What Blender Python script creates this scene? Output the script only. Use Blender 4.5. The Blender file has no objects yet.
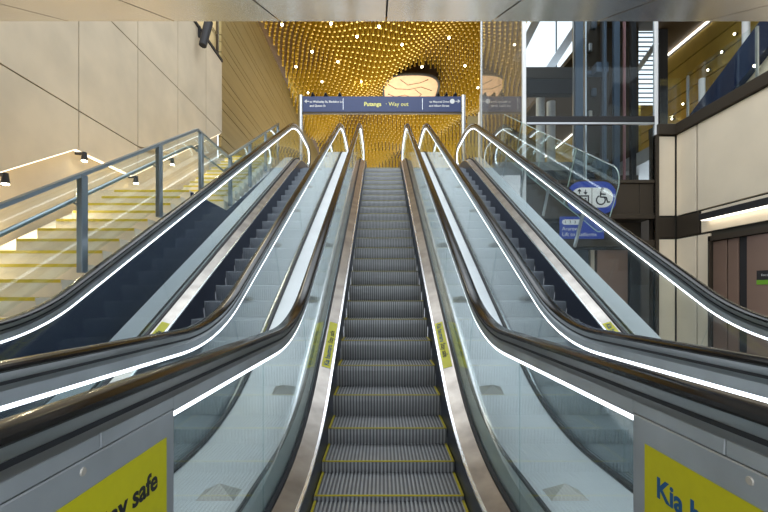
import bpy, math, random
from mathutils import Vector
random.seed(7)
sc = bpy.context.scene
COL = sc.collection
PI = math.pi

# ------------------------------------------------------------------ camera, world, exposure
F_PX, VPX, HOR, CAMZ = 410.0, 381.5, 293.0, 1.5
cam_d = bpy.data.cameras.new('camera'); cam = bpy.data.objects.new('camera', cam_d); COL.objects.link(cam)
cam.location = (0, 0, CAMZ); cam.rotation_euler = (PI/2, 0, 0)
cam_d.sensor_width = 36; cam_d.lens = F_PX*36/768
cam_d.shift_x = (384-VPX)/768; cam_d.shift_y = (HOR-256)/768
cam_d.clip_start = 0.02; cam_d.clip_end = 200
sc.camera = cam
w = bpy.data.worlds.new('world'); sc.world = w; w.use_nodes = True
bg = w.node_tree.nodes['Background']; bg.inputs[0].default_value = (0.86, 0.93, 1.0, 1); bg.inputs[1].default_value = 1.3
vs = sc.view_settings
vs.view_transform = 'Standard'; vs.look = 'None'; vs.gamma = 1; vs.use_curve_mapping = False; vs.exposure = 0.55
try:
    sc.cycles.transparent_max_bounces = 32; sc.cycles.max_bounces = 10; sc.cycles.glossy_bounces = 6
    sc.cycles.sample_clamp_indirect = 6; sc.cycles.caustics_reflective = False
except Exception: pass

def area(name, loc, rot, sx, sy, e, col):
    l = bpy.data.lights.new(name, 'AREA'); l.shape = 'RECTANGLE'; l.size = sx; l.size_y = sy; l.energy = e; l.color = col
    o = bpy.data.objects.new(name, l); COL.objects.link(o); o.location = loc; o.rotation_euler = rot
    return o
# added unseen fills: cool light from overhead, warm uplight onto the gold ceiling
area('overhead_fill', (0, 7.5, 13.5), (0, 0, 0), 8, 7, 300, (0.9, 0.95, 1.0))
area('ceiling_uplight_fill', (0.0, 24, 6.2), (PI, 0, 0), 7, 16, 950, (1.0, 0.92, 0.76))

area('upper_wall_fill', (-5.75, 15.5, 13.6), (0, .2, 0), .8, 9, 160, (1.0, .88, .62))  # out-of-view fill added to brighten the cream upper wall
def px(x, y, Y):
    return ((x-VPX)*Y/F_PX, Y, CAMZ+(HOR-y)*Y/F_PX)

# ------------------------------------------------------------------ helpers
def tag(o, label=None, cat=None, group=None, kind=None):
    if label: o['label'] = label
    if cat: o['category'] = cat
    if group: o['group'] = group
    if kind: o['kind'] = kind
    return o
def empty(name, loc=(0, 0, 0)):
    o = bpy.data.objects.new(name, None); COL.objects.link(o); o.location = loc; o.empty_display_size = 0.1
    return o
def link(name, me, parent=None):
    o = bpy.data.objects.new(name, me); COL.objects.link(o)
    if parent is not None: o.parent = parent
    return o
class MB:
    def __init__(s): s.v = []; s.f = []; s.m = []
    def add(s, vs, fs, mi=0):
        b = len(s.v); s.v += [tuple(p) for p in vs]
        for f in fs: s.f.append(tuple(b+i for i in f)); s.m.append(mi)
    def box(s, x0, x1, y0, y1, z0, z1, mi=0):
        s.add([(x0,y0,z0),(x1,y0,z0),(x1,y1,z0),(x0,y1,z0),(x0,y0,z1),(x1,y0,z1),(x1,y1,z1),(x0,y1,z1)],
              [(0,3,2,1),(4,5,6,7),(0,1,5,4),(1,2,6,5),(2,3,7,6),(3,0,4,7)], mi)
    def bbox(s, x0, x1, y0, y1, z0, z1, b=0.01, mi=0):
        # box with chamfered vertical-plane edges (chamfer on every edge through 24 verts)
        vs = []; 
        for X, ix in ((x0, 1), (x1, -1)):
            for Yv, iy in ((y0, 1), (y1, -1)):
                for Z, iz in ((z0, 1), (z1, -1)):
                    vs.append((X, Yv+iy*b, Z+iz*b)); vs.append((X+ix*b, Yv, Z+iz*b)); vs.append((X+ix*b, Yv+iy*b, Z))
        idx = lambda i, j, k, a: ((i*2+j)*2+k)*3+a
        fs = []
        for i in (0, 1): fs.append([idx(i,0,0,0), idx(i,1,0,0), idx(i,1,1,0), idx(i,0,1,0)])
        for j in (0, 1): fs.append([idx(0,j,0,1), idx(1,j,0,1), idx(1,j,1,1), idx(0,j,1,1)])
        for k in (0, 1): fs.append([idx(0,0,k,2), idx(1,0,k,2), idx(1,1,k,2), idx(0,1,k,2)])
        for j in (0, 1):
            for k in (0, 1): fs.append([idx(0,j,k,1), idx(1,j,k,1), idx(1,j,k,2), idx(0,j,k,2)])
        for i in (0, 1):
            for k in (0, 1): fs.append([idx(i,0,k,0), idx(i,1,k,0), idx(i,1,k,2), idx(i,0,k,2)])
        for i in (0, 1):
            for j in (0, 1): fs.append([idx(i,j,0,0), idx(i,j,1,0), idx(i,j,1,1), idx(i,j,0,1)])
        for i in (0, 1):
            for j in (0, 1):
                for k in (0, 1): fs.append([idx(i,j,k,0), idx(i,j,k,1), idx(i,j,k,2)])
        s.add(vs, fs, mi)
    def bar(s, a, b, wx, wz, mi=0, up=(0, 0, 1)):
        a = Vector(a); b = Vector(b); d = (b-a).normalized(); up = Vector(up)
        if abs(d.dot(up)) > .99: up = Vector((0, 1, 0))
        r = d.cross(up).normalized(); u = r.cross(d).normalized()
        vs = []
        for p in (a, b):
            for sx, sz in ((-1,-1),(1,-1),(1,1),(-1,1)): vs.append(p+r*sx*wx/2+u*sz*wz/2)
        s.add(vs, [(0,1,2,3),(7,6,5,4),(0,4,5,1),(1,5,6,2),(2,6,7,3),(3,7,4,0)], mi)
    def tube(s, pts, r, n=10, mi=0, caps=True):
        pts = [Vector(p) for p in pts]; rings = []
        rr = r if isinstance(r, (list, tuple)) else [r]*len(pts)
        vs = []; fs = []
        for i, p in enumerate(pts):
            d = (pts[min(i+1, len(pts)-1)]-pts[max(i-1, 0)]).normalized()
            up = Vector((0, 0, 1)) if abs(d.z) < .9 else Vector((1, 0, 0))
            a = d.cross(up).normalized(); b = a.cross(d).normalized()
            for k in range(n):
                t = 2*PI*k/n; vs.append(p+a*math.cos(t)*rr[i]+b*math.sin(t)*rr[i])
        for i in range(len(pts)-1):
            for k in range(n): fs.append((i*n+k, i*n+(k+1) % n, (i+1)*n+(k+1) % n, (i+1)*n+k))
        if caps: fs.append(tuple(range(n))[::-1]); fs.append(tuple(range((len(pts)-1)*n, len(pts)*n)))
        s.add(vs, fs, mi)
    def prism_x(s, poly, x0, x1, mi=0):
        n = len(poly); vs = [(x0, y, z) for y, z in poly]+[(x1, y, z) for y, z in poly]
        fs = [tuple(range(n)), tuple(range(2*n-1, n-1, -1))]+[(i, (i+1) % n, n+(i+1) % n, n+i) for i in range(n)]
        s.add(vs, fs, mi)
    def prism_y(s, poly, y0, y1, mi=0):
        n = len(poly); vs = [(x, y0, z) for x, z in poly]+[(x, y1, z) for x, z in poly]
        fs = [tuple(range(n)), tuple(range(2*n-1, n-1, -1))]+[(i, (i+1) % n, n+(i+1) % n, n+i) for i in range(n)]
        s.add(vs, fs, mi)
    def mesh(s, name, mats, smooth=False):
        me = bpy.data.meshes.new(name); me.from_pydata(s.v, [], s.f)
        if not isinstance(mats, (list, tuple)): mats = [mats]
        for m in mats: me.materials.append(m)
        me.polygons.foreach_set('material_index', s.m)
        if smooth:
            me.polygons.foreach_set('use_smooth', [True]*len(s.f))
        me.update()
        import bmesh
        bm = bmesh.new(); bm.from_mesh(me); bmesh.ops.recalc_face_normals(bm, faces=bm.faces); bm.to_mesh(me); bm.free()
        if smooth:
            try: me.set_sharp_from_angle(angle=math.radians(38))
            except Exception: pass
        return me
    def build(s, name, mats, parent=None, smooth=False):
        return link(name, s.mesh(name, mats, smooth), parent)

# ------------------------------------------------------------------ materials
def principled(name, col, rough=.5, metal=0., noise=0., nscale=4., stretch=(1, 1, 1), bump=0., bscale=40., spec=.5, col2=None):
    m = bpy.data.materials.new(name); m.use_nodes = True
    nt = m.node_tree; b = nt.nodes['Principled BSDF']
    b.inputs['Base Color'].default_value = (*col, 1); b.inputs['Roughness'].default_value = rough; b.inputs['Metallic'].default_value = metal
    b.inputs['Specular IOR Level'].default_value = spec
    tc = nt.nodes.new('ShaderNodeTexCoord'); mp = nt.nodes.new('ShaderNodeMapping'); mp.inputs['Scale'].default_value = stretch
    nt.links.new(tc.outputs['Object'], mp.inputs[0])
    if noise or col2:
        n = nt.nodes.new('ShaderNodeTexNoise'); n.inputs['Scale'].default_value = nscale; n.inputs['Detail'].default_value = 5
        nt.links.new(mp.outputs[0], n.inputs['Vector'])
        r = nt.nodes.new('ShaderNodeValToRGB'); r.color_ramp.elements[0].position = .3; r.color_ramp.elements[1].position = .7
        c2 = col2 or tuple(min(1, c*(1+noise)) for c in col); c1 = col if col2 else tuple(c*(1-noise) for c in col)
        r.color_ramp.elements[0].color = (*c1, 1); r.color_ramp.elements[1].color = (*c2, 1)
        nt.links.new(n.outputs['Fac'], r.inputs[0]); nt.links.new(r.outputs[0], b.inputs['Base Color'])
    if bump:
        n2 = nt.nodes.new('ShaderNodeTexNoise'); n2.inputs['Scale'].default_value = bscale; n2.inputs['Detail'].default_value = 3
        nt.links.new(mp.outputs[0], n2.inputs['Vector'])
        bp = nt.nodes.new('ShaderNodeBump'); bp.inputs['Strength'].default_value = bump; bp.inputs['Distance'].default_value = .01
        nt.links.new(n2.outputs['Fac'], bp.inputs['Height']); nt.links.new(bp.outputs[0], b.inputs['Normal'])
    return m
def emit(name, col, s):
    m = bpy.data.materials.new(name); m.use_nodes = True; nt = m.node_tree
    b = nt.nodes['Principled BSDF']; b.inputs['Base Color'].default_value = (.02, .02, .02, 1)
    b.inputs['Emission Color'].default_value = (*col, 1); b.inputs['Emission Strength'].default_value = s
    return m
def glassmat(name, tint, ior=1.5, rough=0.0, body=0.0, bodycol=(.6, .7, .72)):
    m = bpy.data.materials.new(name); m.use_nodes = True; nt = m.node_tree
    nt.nodes.remove(nt.nodes['Principled BSDF']); out = nt.nodes['Material Output']
    t = nt.nodes.new('ShaderNodeBsdfTransparent'); t.inputs[0].default_value = (*tint, 1)
    g = nt.nodes.new('ShaderNodeBsdfGlossy'); g.inputs['Roughness'].default_value = rough; g.inputs[0].default_value = (.95, 1, 1, 1)
    fr = nt.nodes.new('ShaderNodeFresnel'); fr.inputs[0].default_value = ior
    mx = nt.nodes.new('ShaderNodeMixShader')
    geo = nt.nodes.new('ShaderNodeNewGeometry')      # fresnel from the outer side on both faces
    ma = nt.nodes.new('ShaderNodeMix'); ma.data_type = 'FLOAT'
    ma.inputs[2].default_value = ior; ma.inputs[3].default_value = 1/ior
    nt.links.new(geo.outputs['Backfacing'], ma.inputs[0]); nt.links.new(ma.outputs[0], fr.inputs[0])
    nt.links.new(fr.outputs[0], mx.inputs[0])
    src = t
    if body:
        d = nt.nodes.new('ShaderNodeBsdfDiffuse'); d.inputs[0].default_value = (*bodycol, 1)
        m2 = nt.nodes.new('ShaderNodeMixShader'); m2.inputs[0].default_value = body
        nt.links.new(t.outputs[0], m2.inputs[1]); nt.links.new(d.outputs[0], m2.inputs[2]); src = m2
    nt.links.new(src.outputs[0], mx.inputs[1]); nt.links.new(g.outputs[0], mx.inputs[2]); nt.links.new(mx.outputs[0], out.inputs[0])
    return m
M = {}
M['steel'] = principled('brushed_steel', (.56, .58, .60), .34, 1., .10, 6, (1, 1, 12), .04, 90)
M['newel_steel'] = principled('newel_steel', (.52, .56, .61), .42, .6, .14, 3.5, (1, 1, 1), .03, 60)
M['deck_steel'] = principled('polished_deck_steel', (.36, .33, .30), .34, 1., .25, 5, (1, 1, 1), .12, 7)
M['outer_deck'] = principled('pale_deck_metal', (.82, .85, .88), .36, .15, .05, 2)
M['track'] = principled('track_aluminium', (.42, .43, .45), .3, 1., .05)
M['bright'] = principled('bright_lip_metal', (.92, .93, .95), .22, .9)
M['rubber'] = principled('handrail_rubber', (.012, .010, .009), .16, 0, 0, spec=.4)
M['gasket'] = principled('black_gasket', (.012, .014, .02), .5)
M['skirt'] = principled('dark_skirt_panel', (.05, .06, .09), .35, .4, .2, 60)
M['step'] = principled('step_aluminium', (.39, .395, .40), .4, .5, .10, 9)
M['groove'] = principled('step_groove', (.16, .16, .165), .6, .2)
M['step_smooth'] = principled('smooth_step_aluminium', (.25, .275, .31), .5, .3, .06, 9)
M['yellow'] = principled('yellow_marking', (.50, .41, .02), .55, 0, .12, 30)
M['sticker'] = principled('sticker_yellow', (.66, .62, .01), .45, 0, .03, 30)
M['ink_blue'] = principled('ink_blue', (.01, .10, .28), .5)
M['ink_black'] = principled('ink_black', (.01, .012, .02), .5)
M['led'] = emit('led_white', (.86, .93, 1.0), 3.0)
M['led_warm'] = emit('led_warm', (1.0, .86, .62), 2.2)
M['led_dot'] = emit('downlight_glow', (1.0, .9, .65), 14.0)
M['tube_white'] = emit('linear_lamp_white', (1.0, .93, .8), 3.0)
M['glass'] = glassmat('balustrade_glass', (.92, .965, .97), 1.36, 0.0, .03, (.62, .72, .76))
M['lift_glass'] = glassmat('lift_glass', (.86, .9, .92), 1.22)
M['stair_glass'] = glassmat('stair_glass', (.95, .98, .97), 1.45)
M['side_glass'] = glassmat('coated_glass', (.62, .6, .55), 1.5, 0, .4, (.36, .32, .26))
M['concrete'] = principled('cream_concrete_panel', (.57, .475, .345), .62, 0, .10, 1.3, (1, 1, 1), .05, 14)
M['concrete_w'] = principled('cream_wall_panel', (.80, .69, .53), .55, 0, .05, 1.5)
M['joint'] = principled('dark_joint', (.05, .045, .035), .7)
M['goldwall'] = principled('gold_wall_plank', (.33, .26, .12), .42, .5, .10, 2, (1, .2, 6), .05, 30)
M['goldrod'] = principled('gold_rod', (.92, .64, .07), .38, .5, .12, 1.2)
M['goldcap'] = principled('gold_rod_cap', (.92, .64, .16), .35, .6)
M['goldback'] = principled('dark_gold_backing', (.11, .055, .008), .6, .3)
M['goldpanel'] = principled('gold_panel', (.55, .38, .07), .42, .5, .1, 2)
M['soffit'] = principled('satin_soffit_metal', (.86, .80, .72), .24, .95, .08, 1.2, (1, 1, 1), .05, 1.5)
M['dark'] = principled('dark_steel', (.025, .024, .026), .55, .0, spec=.3)
M['bronze_dark'] = principled('dark_bronze', (.06, .047, .034), .5, .3, spec=.3)
M['darkbrown'] = principled('dark_brown_ceiling', (.10, .065, .03), .6)
M['greyblue'] = principled('grey_blue_steel', (.09, .115, .15), .5, .2, spec=.3)
M['navy'] = principled('navy_cladding', (.012, .021, .06), .5, 0, spec=.2)
M['navysign'] = principled('navy_sign', (.035, .055, .16), .4)
M['bluesign'] = principled('blue_sign', (.03, .07, .42), .4)
M['white'] = principled('white_paint', (.85, .86, .86), .4)
M['signyellow'] = principled('sign_yellow', (.90, .85, .25), .5)
M['tread'] = principled('stair_stone', (.82, .74, .58), .6, 0, .05, 6)
M['nosing'] = principled('yellow_nosing', (.70, .55, .04), .5)
M['floor'] = principled('grey_floor', (.42, .41, .39), .35, 0, .08, 3)
M['post'] = principled('blue_grey_post', (.30, .36, .42), .28, .9)
M['peach'] = principled('peach_disc', (.85, .52, .30), .55, 0, .08, 3)
M['doorbrown'] = principled('bronze_door', (.33, .22, .17), .38, .6, .05, 2)
M['green'] = principled('green_stripe', (.16, .38, .02), .5)
M['red'] = principled('red_cable', (.42, .2, .2), .5)
M['daylight'] = emit('daylight_window', (.88, .95, 1.0), 1.15)
M['creamglow'] = principled('cream_upper_wall', (.9, .76, .46), .6)
M['edgeglass'] = principled('green_glass_edge', (.55, .72, .68), .2)
M['stud'] = principled('stud_metal', (.58, .55, .50), .45, .2)

_txt = {}
def text_mesh(body, size, mat, bold=0.0, align='LEFT'):
    c = bpy.data.curves.new('lettering', 'FONT'); c.body = body; c.size = size; c.align_x = align; c.offset = bold; c.extrude = .0004
    c.resolution_u = 3
    o = bpy.data.objects.new('lettering_tmp', c); COL.objects.link(o)
    dg = bpy.context.evaluated_depsgraph_get(); me = bpy.data.meshes.new_from_object(o.evaluated_get(dg))
    bpy.data.objects.remove(o); bpy.data.curves.remove(c)
    me.materials.clear(); me.materials.append(mat); me.name = 'lettering'
    return me
def mesh_xform(me, fn):
    for v in me.vertices: v.co = fn(v.co)
    me.update(); return me

def words(body, size, mat, bold=0., al='LEFT'):
    # one mesh per word, with the offset of each word in its line
    full = text_mesh(body, size, mat, bold); total = max(v.co.x for v in full.vertices); bpy.data.meshes.remove(full)
    out = []; ws = body.split(' ')
    for k, wd in enumerate(ws):
        off = 0.
        if k:
            t = text_mesh(' '.join(ws[:k])+' .', size, mat, bold); d = text_mesh('.', size, mat, bold)
            off = max(v.co.x for v in t.vertices)-max(v.co.x for v in d.vertices); bpy.data.meshes.remove(t); bpy.data.meshes.remove(d)
        out.append((text_mesh(wd, size, mat, bold), off-(total if al == 'RIGHT' else 0)))
    return out
# ------------------------------------------------------------------ escalator profile
YL, R1, YU, TOP, R2 = 2.50, 3.2, 13.68, 5.575, 2.5
A30 = PI/6
U1 = YL; U2 = U1+R1*A30
pA = (YL+R1*.5, R1*(1-math.cos(A30))); pB = (YU-R2*.5, TOP-R2+R2*math.cos(A30))
LEN = math.hypot(pB[0]-pA[0], pB[1]-pA[1])
U3 = U2+LEN; U4 = U3+R2*A30
Y0END, Y1END = -0.35, 14.75                       # where the newels turn down
UA = Y0END; UB = U4+(Y1END-YU)
DC = .86
def P(u, d):
    if u < UA:
        t = (UA-u)/.4; return (Y0END-(d-DC)*math.sin(t), DC+(d-DC)*math.cos(t))
    if u <= U1: return (u, d)
    if u <= U2:
        t = (u-U1)/R1; return (YL+(R1-d)*math.sin(t), R1-(R1-d)*math.cos(t))
    if u <= U3:
        k = (u-U2)/LEN; s, c = .5, math.cos(A30)
        return (pA[0]+(pB[0]-pA[0])*k-d*s, pA[1]+(pB[1]-pA[1])*k+d*c)
    if u <= U4:
        t = A30-(u-U3)/R2; return (YU-(R2+d)*math.sin(t), TOP-R2+(R2+d)*math.cos(t))
    if u <= UB: return (YU+(u-U4), TOP+d)
    t = (u-UB)/.4; return (Y1END+(d-DC)*math.sin(t), TOP+DC+(d-DC)*math.cos(t))
def stations(u0, u1):
    s = {u0, u1}
    for a, b, n in ((UA-.4*PI, UA, 12), (U1, U2, 12), (U3, U4, 10), (UB, UB+.4*PI, 12)):
        for i in range(n+1):
            u = a+(b-a)*i/n
            if u0 < u < u1: s.add(u)
    return sorted(s)
def sweep(mb, sec, u0, u1, cx, sx=1, mi=0, caps=True):
    st = stations(u0, u1); n = len(sec); vs = []; fs = []
    for u in st:
        for (x, d) in sec:
            y, z = P(u, d); vs.append((cx+sx*x, y, z))
    for i in range(len(st)-1):
        for k in range(n): fs.append((i*n+k, i*n+(k+1) % n, (i+1)*n+(k+1) % n, (i+1)*n+k))
    if caps: fs.append(tuple(range(n))); fs.append(tuple(range((len(st)-1)*n, len(st)*n)))
    mb.add(vs, fs, mi)
def zn(Y):
    if Y <= YL: return 0.
    if Y <= pA[0]: return R1-math.sqrt(R1*R1-(Y-YL)**2)
    if Y <= pB[0]: return pA[1]+(Y-pA[0])*math.tan(A30)
    if Y <= YU: return TOP-R2+math.sqrt(R2*R2-(YU-Y)**2)
    return TOP
def u_of_Y(Y):            # nose-line parameter for a given Y on the nose line
    if Y <= YL: return Y
    if Y <= pA[0]: return U1+R1*math.asin((Y-YL)/R1)
    if Y <= pB[0]: return U2+(Y-pA[0])/math.cos(A30)
    if Y <= YU: return U3+R2*(A30-math.asin((YU-Y)/R2))
    return U4+(Y-YU)

# ------------------------------------------------------------------ setting
fl = MB(); fl.box(-9, 12, -6, 13, -.2, -.02); tag(fl.build('floor', M['floor']), kind='structure')
fu = MB(); fu.box(-5.3, 3.24, 14.0, 40, 5.15, 5.56); fu.box(3.24, 14, 12.7, 40, 5.15, 5.56); fu.box(-5.3, -3.1, 12.35, 14.0, 5.15, 5.56)
tag(fu.build('floor', M['floor']), kind='structure')

# --- left wall of cream concrete panels
WX = -5.05
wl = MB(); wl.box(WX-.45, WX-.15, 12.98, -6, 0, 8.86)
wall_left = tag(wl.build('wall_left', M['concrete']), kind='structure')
def cove(Y):
    if Y < 6.79: return -.03+.577*Y
    if Y < 8.33: return 3.888
    return 3.888+.577*(Y-8.33)
Ys = [-1.5, .17, 1.84, 3.51, 5.17, 6.84, 8.50, 10.17, 11.80, 12.98]; Zs = [None, 4.54, 6.58, 8.80]
g = .012
for i in range(len(Ys)-1):
    for j in range(3):
        y0, y1 = Ys[i]+g, Ys[i+1]-g
        z1 = Zs[j+1]-g
        ysub = [y0]+[k for k in (6.79, 8.33) if y0 < k < y1]+[y1]
        low = []
        for y in ysub: low.append((y, max(cove(y), -99 if j == 0 else Zs[j]+g)))
        if j > 0:
            pass
        if all(z >= z1-.02 for _, z in low): continue
        # clip the lower edge against the panel top
        pts = []
        for k, (y, z) in enumerate(low):
            if z > z1:
                if k > 0 and low[k-1][1] < z1:
                    t = (z1-low[k-1][1])/(z-low[k-1][1]); pts.append((low[k-1][0]+t*(y-low[k-1][0]), z1))
                continue
            pts.append((y, z))
        if len(pts) < 2: continue
        poly = pts+[(y1, z1), (y0, z1)]
        if pts[-1][1] >= z1-1e-6: poly = pts+[(y0, z1)]
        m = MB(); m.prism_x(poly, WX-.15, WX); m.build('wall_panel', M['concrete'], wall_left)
cap = MB(); cap.box(WX-.45, WX+.03, -6, 12.98, 8.80, 8.88); cap.build('capping', M['dark'], wall_left)
# glowing cove edge over the stair (LED behind the panel edge)
cv = MB()
for a, b in ((1.0, 6.79), (6.79, 8.33), (8.33, 12.9)):
    cv.bar((WX-.05, a, cove(a)-.012), (WX-.05, b, cove(b)-.012), .06, .014)
o = cv.build('cove_light', M['led_warm']); tag(o, 'thin warm light line under the wall panels above the stair', 'light strip')
# cream-lit upper storey seen over the wall top
ul = MB(); ul.box(WX-1.5, WX-1.4, 6, 22, 8.6, 14)
wu = tag(ul.build('wall_upper', M['creamglow']), kind='structure')
um = MB()
for y in (9.4, 11.6, 13.8, 16.0, 18.2): um.bar((WX-1.35, y, 8.6), (WX-1.35, y, 13.9), .08, .08)
um.build('mullion', M['bronze_dark'], wu)
for z in (10.2, 11.6):
    t = MB(); t.bar((WX-1.37, 6, z), (WX-1.37, 22, z), .03, .02); t.build('rail_line', M['goldwall'], wu)

# --- gold plank wall on the left of the concourse
gw = MB(); gw.box(WX-.12, WX-.08, 13.0, 38, 5.5, 12.7)
gold_wall = tag(gw.build('wall_left_gold', M['joint']), kind='structure')
zz = [5.5]; 
hs = [.62, .34, .9, .28, .5, .26, .74, .32, .22, .6, .3, .2, .55, .38, .24, .5, .26, .45]
k = 0
while zz[-1] < 12.6: zz.append(min(12.66, zz[-1]+hs[k % len(hs)])); k += 1
for a, b in zip(zz[:-1], zz[1:]):
    for y0, y1 in ((12.98, 21), (21.02, 29), (29.02, 38)):
        m = MB(); m.box(WX-.1, WX-.02*(len(m.v) == 0), y0, y1, a+.012, b-.012); m.build('plank', M['goldwall'], gold_wall)

# --- gold rod ceiling
CZ = 12.62
cb = MB(); cb.box(WX-.3, 12, 13.0, 42, CZ+.45, CZ+.6)
ceiling = tag(cb.build('ceiling', M['goldback']), kind='structure')
def wave(x, y):
    return .34*math.sin(.55*y+.75*x+.8)+.26*math.sin(.95*x-.42*y+1.1)+.12*math.sin(1.7*x+.9*y)
def rod_geo(mb, x, y, z0, z1, r, n=6):
    vs = []; fs = []
    for z, rr in ((z1, r), (z0+.05, r), (z0+.05, r*1.1), (z0, r*1.1)):
        for k in range(n): t = 2*PI*k/n; vs.append((x+rr*math.cos(t), y+rr*math.sin(t), z))
    for i in range(3):
        for k in range(n): fs.append((i*n+k, i*n+(k+1) % n, (i+1)*n+(k+1) % n, (i+1)*n+k))
    b = len(mb.v); mb.v += vs
    for i, f in enumerate(fs): mb.f.append(tuple(b+q for q in f)); mb.m.append(0 if i < n else 1)
    mb.f.append(tuple(b+q for q in range(3*n, 4*n))); mb.m.append(1)
rods = []
iy = 0; y = 15.0
DISC = (1.56, 22.0, 1.42, 1.65)
while y < 40:
    nx = 0; x = -4.9+(.1025 if iy % 2 else 0)
    while x < 6.5:
        xx = x+.05*math.sin(1.3*y); yy = y+.10*math.sin(1.1*x+.3*y)
        if ((xx-DISC[0])/(DISC[2]+.03))**2+((yy-DISC[1])/(DISC[3]+.03))**2 > 1:
            X = VPX+xx*F_PX/yy
            if X < 560: rods.append((yy, xx))
        x += .205*(1+.018*(y-15))
    y += .30*(1+.03*(y-15)); iy += 1
rods.sort()
cand = [q for q in rods if 262 < VPX+q[1]*F_PX/q[0] < 478 and 20 < HOR-(CZ-.25-CAMZ)*F_PX/q[0]]
single = set(cand[:290])
unit = MB(); rod_geo(unit, 0, 0, 0, 1.0, .042); rod_me = unit.mesh('ceiling_rod', [M['goldrod'], M['goldcap']])
rest = MB()
for q in rods:
    z0 = CZ-.30+.9*wave(q[1], q[0])
    if q in single:
        o = link('ceiling_rod', rod_me, ceiling); o.location = (q[1], q[0], z0); o.scale = (1, 1, max(.25, CZ+.46-z0))
    else: rod_geo(rest, q[1], q[0], z0, CZ+.46, .042)
rest_o = rest.build('ceiling_rods', [M['goldrod'], M['goldcap']], ceiling); rest_o['kind'] = 'stuff'
# downlights among the rods
dl = [(282,25),(331,24),(357,37),(312,52),(296,67),(338,62),(322,82),(379,27),(402,45),(449,38),(465,66),(422,67),(361,82),(308,93),(478,88)]
for (a, b) in dl:
    Yd = (CZ-.55-CAMZ)*F_PX/(HOR-b); x, yv, z = px(a, b, Yd)
    e = empty('downlight', (x, yv, z)); tag(e, 'small glowing downlight set among the gold ceiling rods', 'downlight', 'downlights in the gold ceiling')
    m = MB(); m.tube([(0, 0, 1.0), (0, 0, .05), (0, 0, .03)], [.03, .03, .05], 10); m.build('lamp_stem', M['goldrod'], e)
    m = MB(); m.tube([(0, 0, .045), (0, 0, .0), (0, 0, -.03)], [.045, .05, .025], 12); m.build('lamp_lens', M['led_dot'], e)
# oval opening with a peach underside
e = empty('ceiling_disc', (DISC[0], DISC[1], CZ-.3)); tag(e, 'peach oval ceiling feature with dark rim and curved dark lines', 'ceiling disc')
def ell(rx, ry, z, n=40):
    sp = lambda v: math.copysign(abs(v)**.7, v)
    return [(rx*sp(math.cos(2*PI*k/n)), ry*sp(math.sin(2*PI*k/n)), z) for k in range(n)]
m = MB(); n = 40
vs = ell(DISC[2], DISC[3], 0)+ell(DISC[2], DISC[3], .12)+ell(DISC[2]*.8, DISC[3]*.8, -.05)+[(0, 0, -.08)]
fs = [(k, (k+1) % n, n+(k+1) % n, n+k) for k in range(n)]+[(k, 2*n+k, 2*n+(k+1) % n, (k+1) % n) for k in range(n)]+[(2*n+k, 3*n, 2*n+(k+1) % n) for k in range(n)]+[tuple(range(n, 2*n))]
m.add(vs, fs); m.build('underside', M['peach'], e)
m = MB(); m.tube([(x*1.03, y*1.03, z+.02) for x, y, z in ell(DISC[2], DISC[3], 0)]+[(DISC[2]*1.03, 0, .02)], .07, 8, caps=False); m.build('rim', M['joint'], e)
for pts in ([(-1.2, -.8), (-.8, -.4), (-.1, -.35), (.5, -.6), (1.1, -.2)], [(-1.2, .2), (-.8, .5), (-.3, .25), (.2, .6), (.8, .5), (1.2, .8)], [(-.6, -1.3), (-.2, -.8), (.4, -1.0), (.8, -1.3)], [(.2, -.35), (.6, .2), (.4, .7), (.7, 1.2)]):
    m = MB(); m.tube([(x, y, -.075+.02*math.hypot(x, y)) for x, y in pts], .022, 6); m.build('line_inlay', M['bronze_dark'], e)

# --- sloping metal soffit overhead
SZ, SY, SM = 4.15, 4.0, .47
so = MB()
so.add([(-8, SY-.02, SZ+.03), (8, SY-.02, SZ+.03), (8, 1.2, SZ+.03-SM*2.78), (-8, 1.2, SZ+.03-SM*2.78), (-8, SY-.02, SZ+.5), (8, SY-.02, SZ+.5), (8, 1.2, SZ+.5), (-8, 1.2, SZ+.5)],
       [(0,1,2,3),(4,5,6,7),(0,1,5,4),(1,2,6,5),(2,3,7,6),(3,0,4,7)])
soffit = tag(so.build('ceiling', M['joint']), kind='structure')
for i in range(-8, 8):
    x0 = .045+1.03*i+.008; x1 = x0+1.03-.016
    for ya, yb in ((1.25, 2.62), (2.64, SY)):
        za = SZ-SM*(SY-ya); zb = SZ-SM*(SY-yb)
        m = MB(); m.add([(x0, yb, zb), (x1, yb, zb), (x1, ya, za), (x0, ya, za), (x0, yb, zb+.03), (x1, yb, zb+.03), (x1, ya, za+.03), (x0, ya, za+.03)],
              [(0,1,2,3),(4,5,6,7),(0,1,5,4),(1,2,6,5),(2,3,7,6),(3,0,4,7)])
        m.build('soffit_panel', M['soffit'], soffit)

# --- right wall: cream panels, dark band, bronze door
RX = 6.75; LY = 9.4
rw = MB(); rw.box(RX+.05, RX+.3, -4, LY+.3, 0, 5.12); rw.box(RX-.42, RX+.3, LY+.05, LY+.3, 0, 5.12)
wall_right = tag(rw.build('wall_right', M['joint']), kind='structure')
def wpanel(y0, y1, z0, z1, mat='concrete_w', name='wall_panel', t=.05):
    m = MB(); m.bbox(RX-.0, RX+t, y0+.022, y1-.022, z0+.012, z1-.012, .006); return m.build(name, M[mat], wall_right)
for y0, y1 in ((8.78, LY), (6.2, 8.78), (3.6, 6.2), (1.0, 3.6)): wpanel(y0, y1, 3.25, 5.12)
for y0, y1 in ((8.78, LY), (8.42, 8.78)): wpanel(y0, y1, 0, 2.74)
wpanel(1.0, 5.6, 0, 2.74)
wpanel(8.70, LY, 2.76, 3.24, 'bronze_dark', 'band_panel'); wpanel(1.0, 8.68, 2.76, 3.24, 'concrete_w', 'band_panel', .03)
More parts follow.
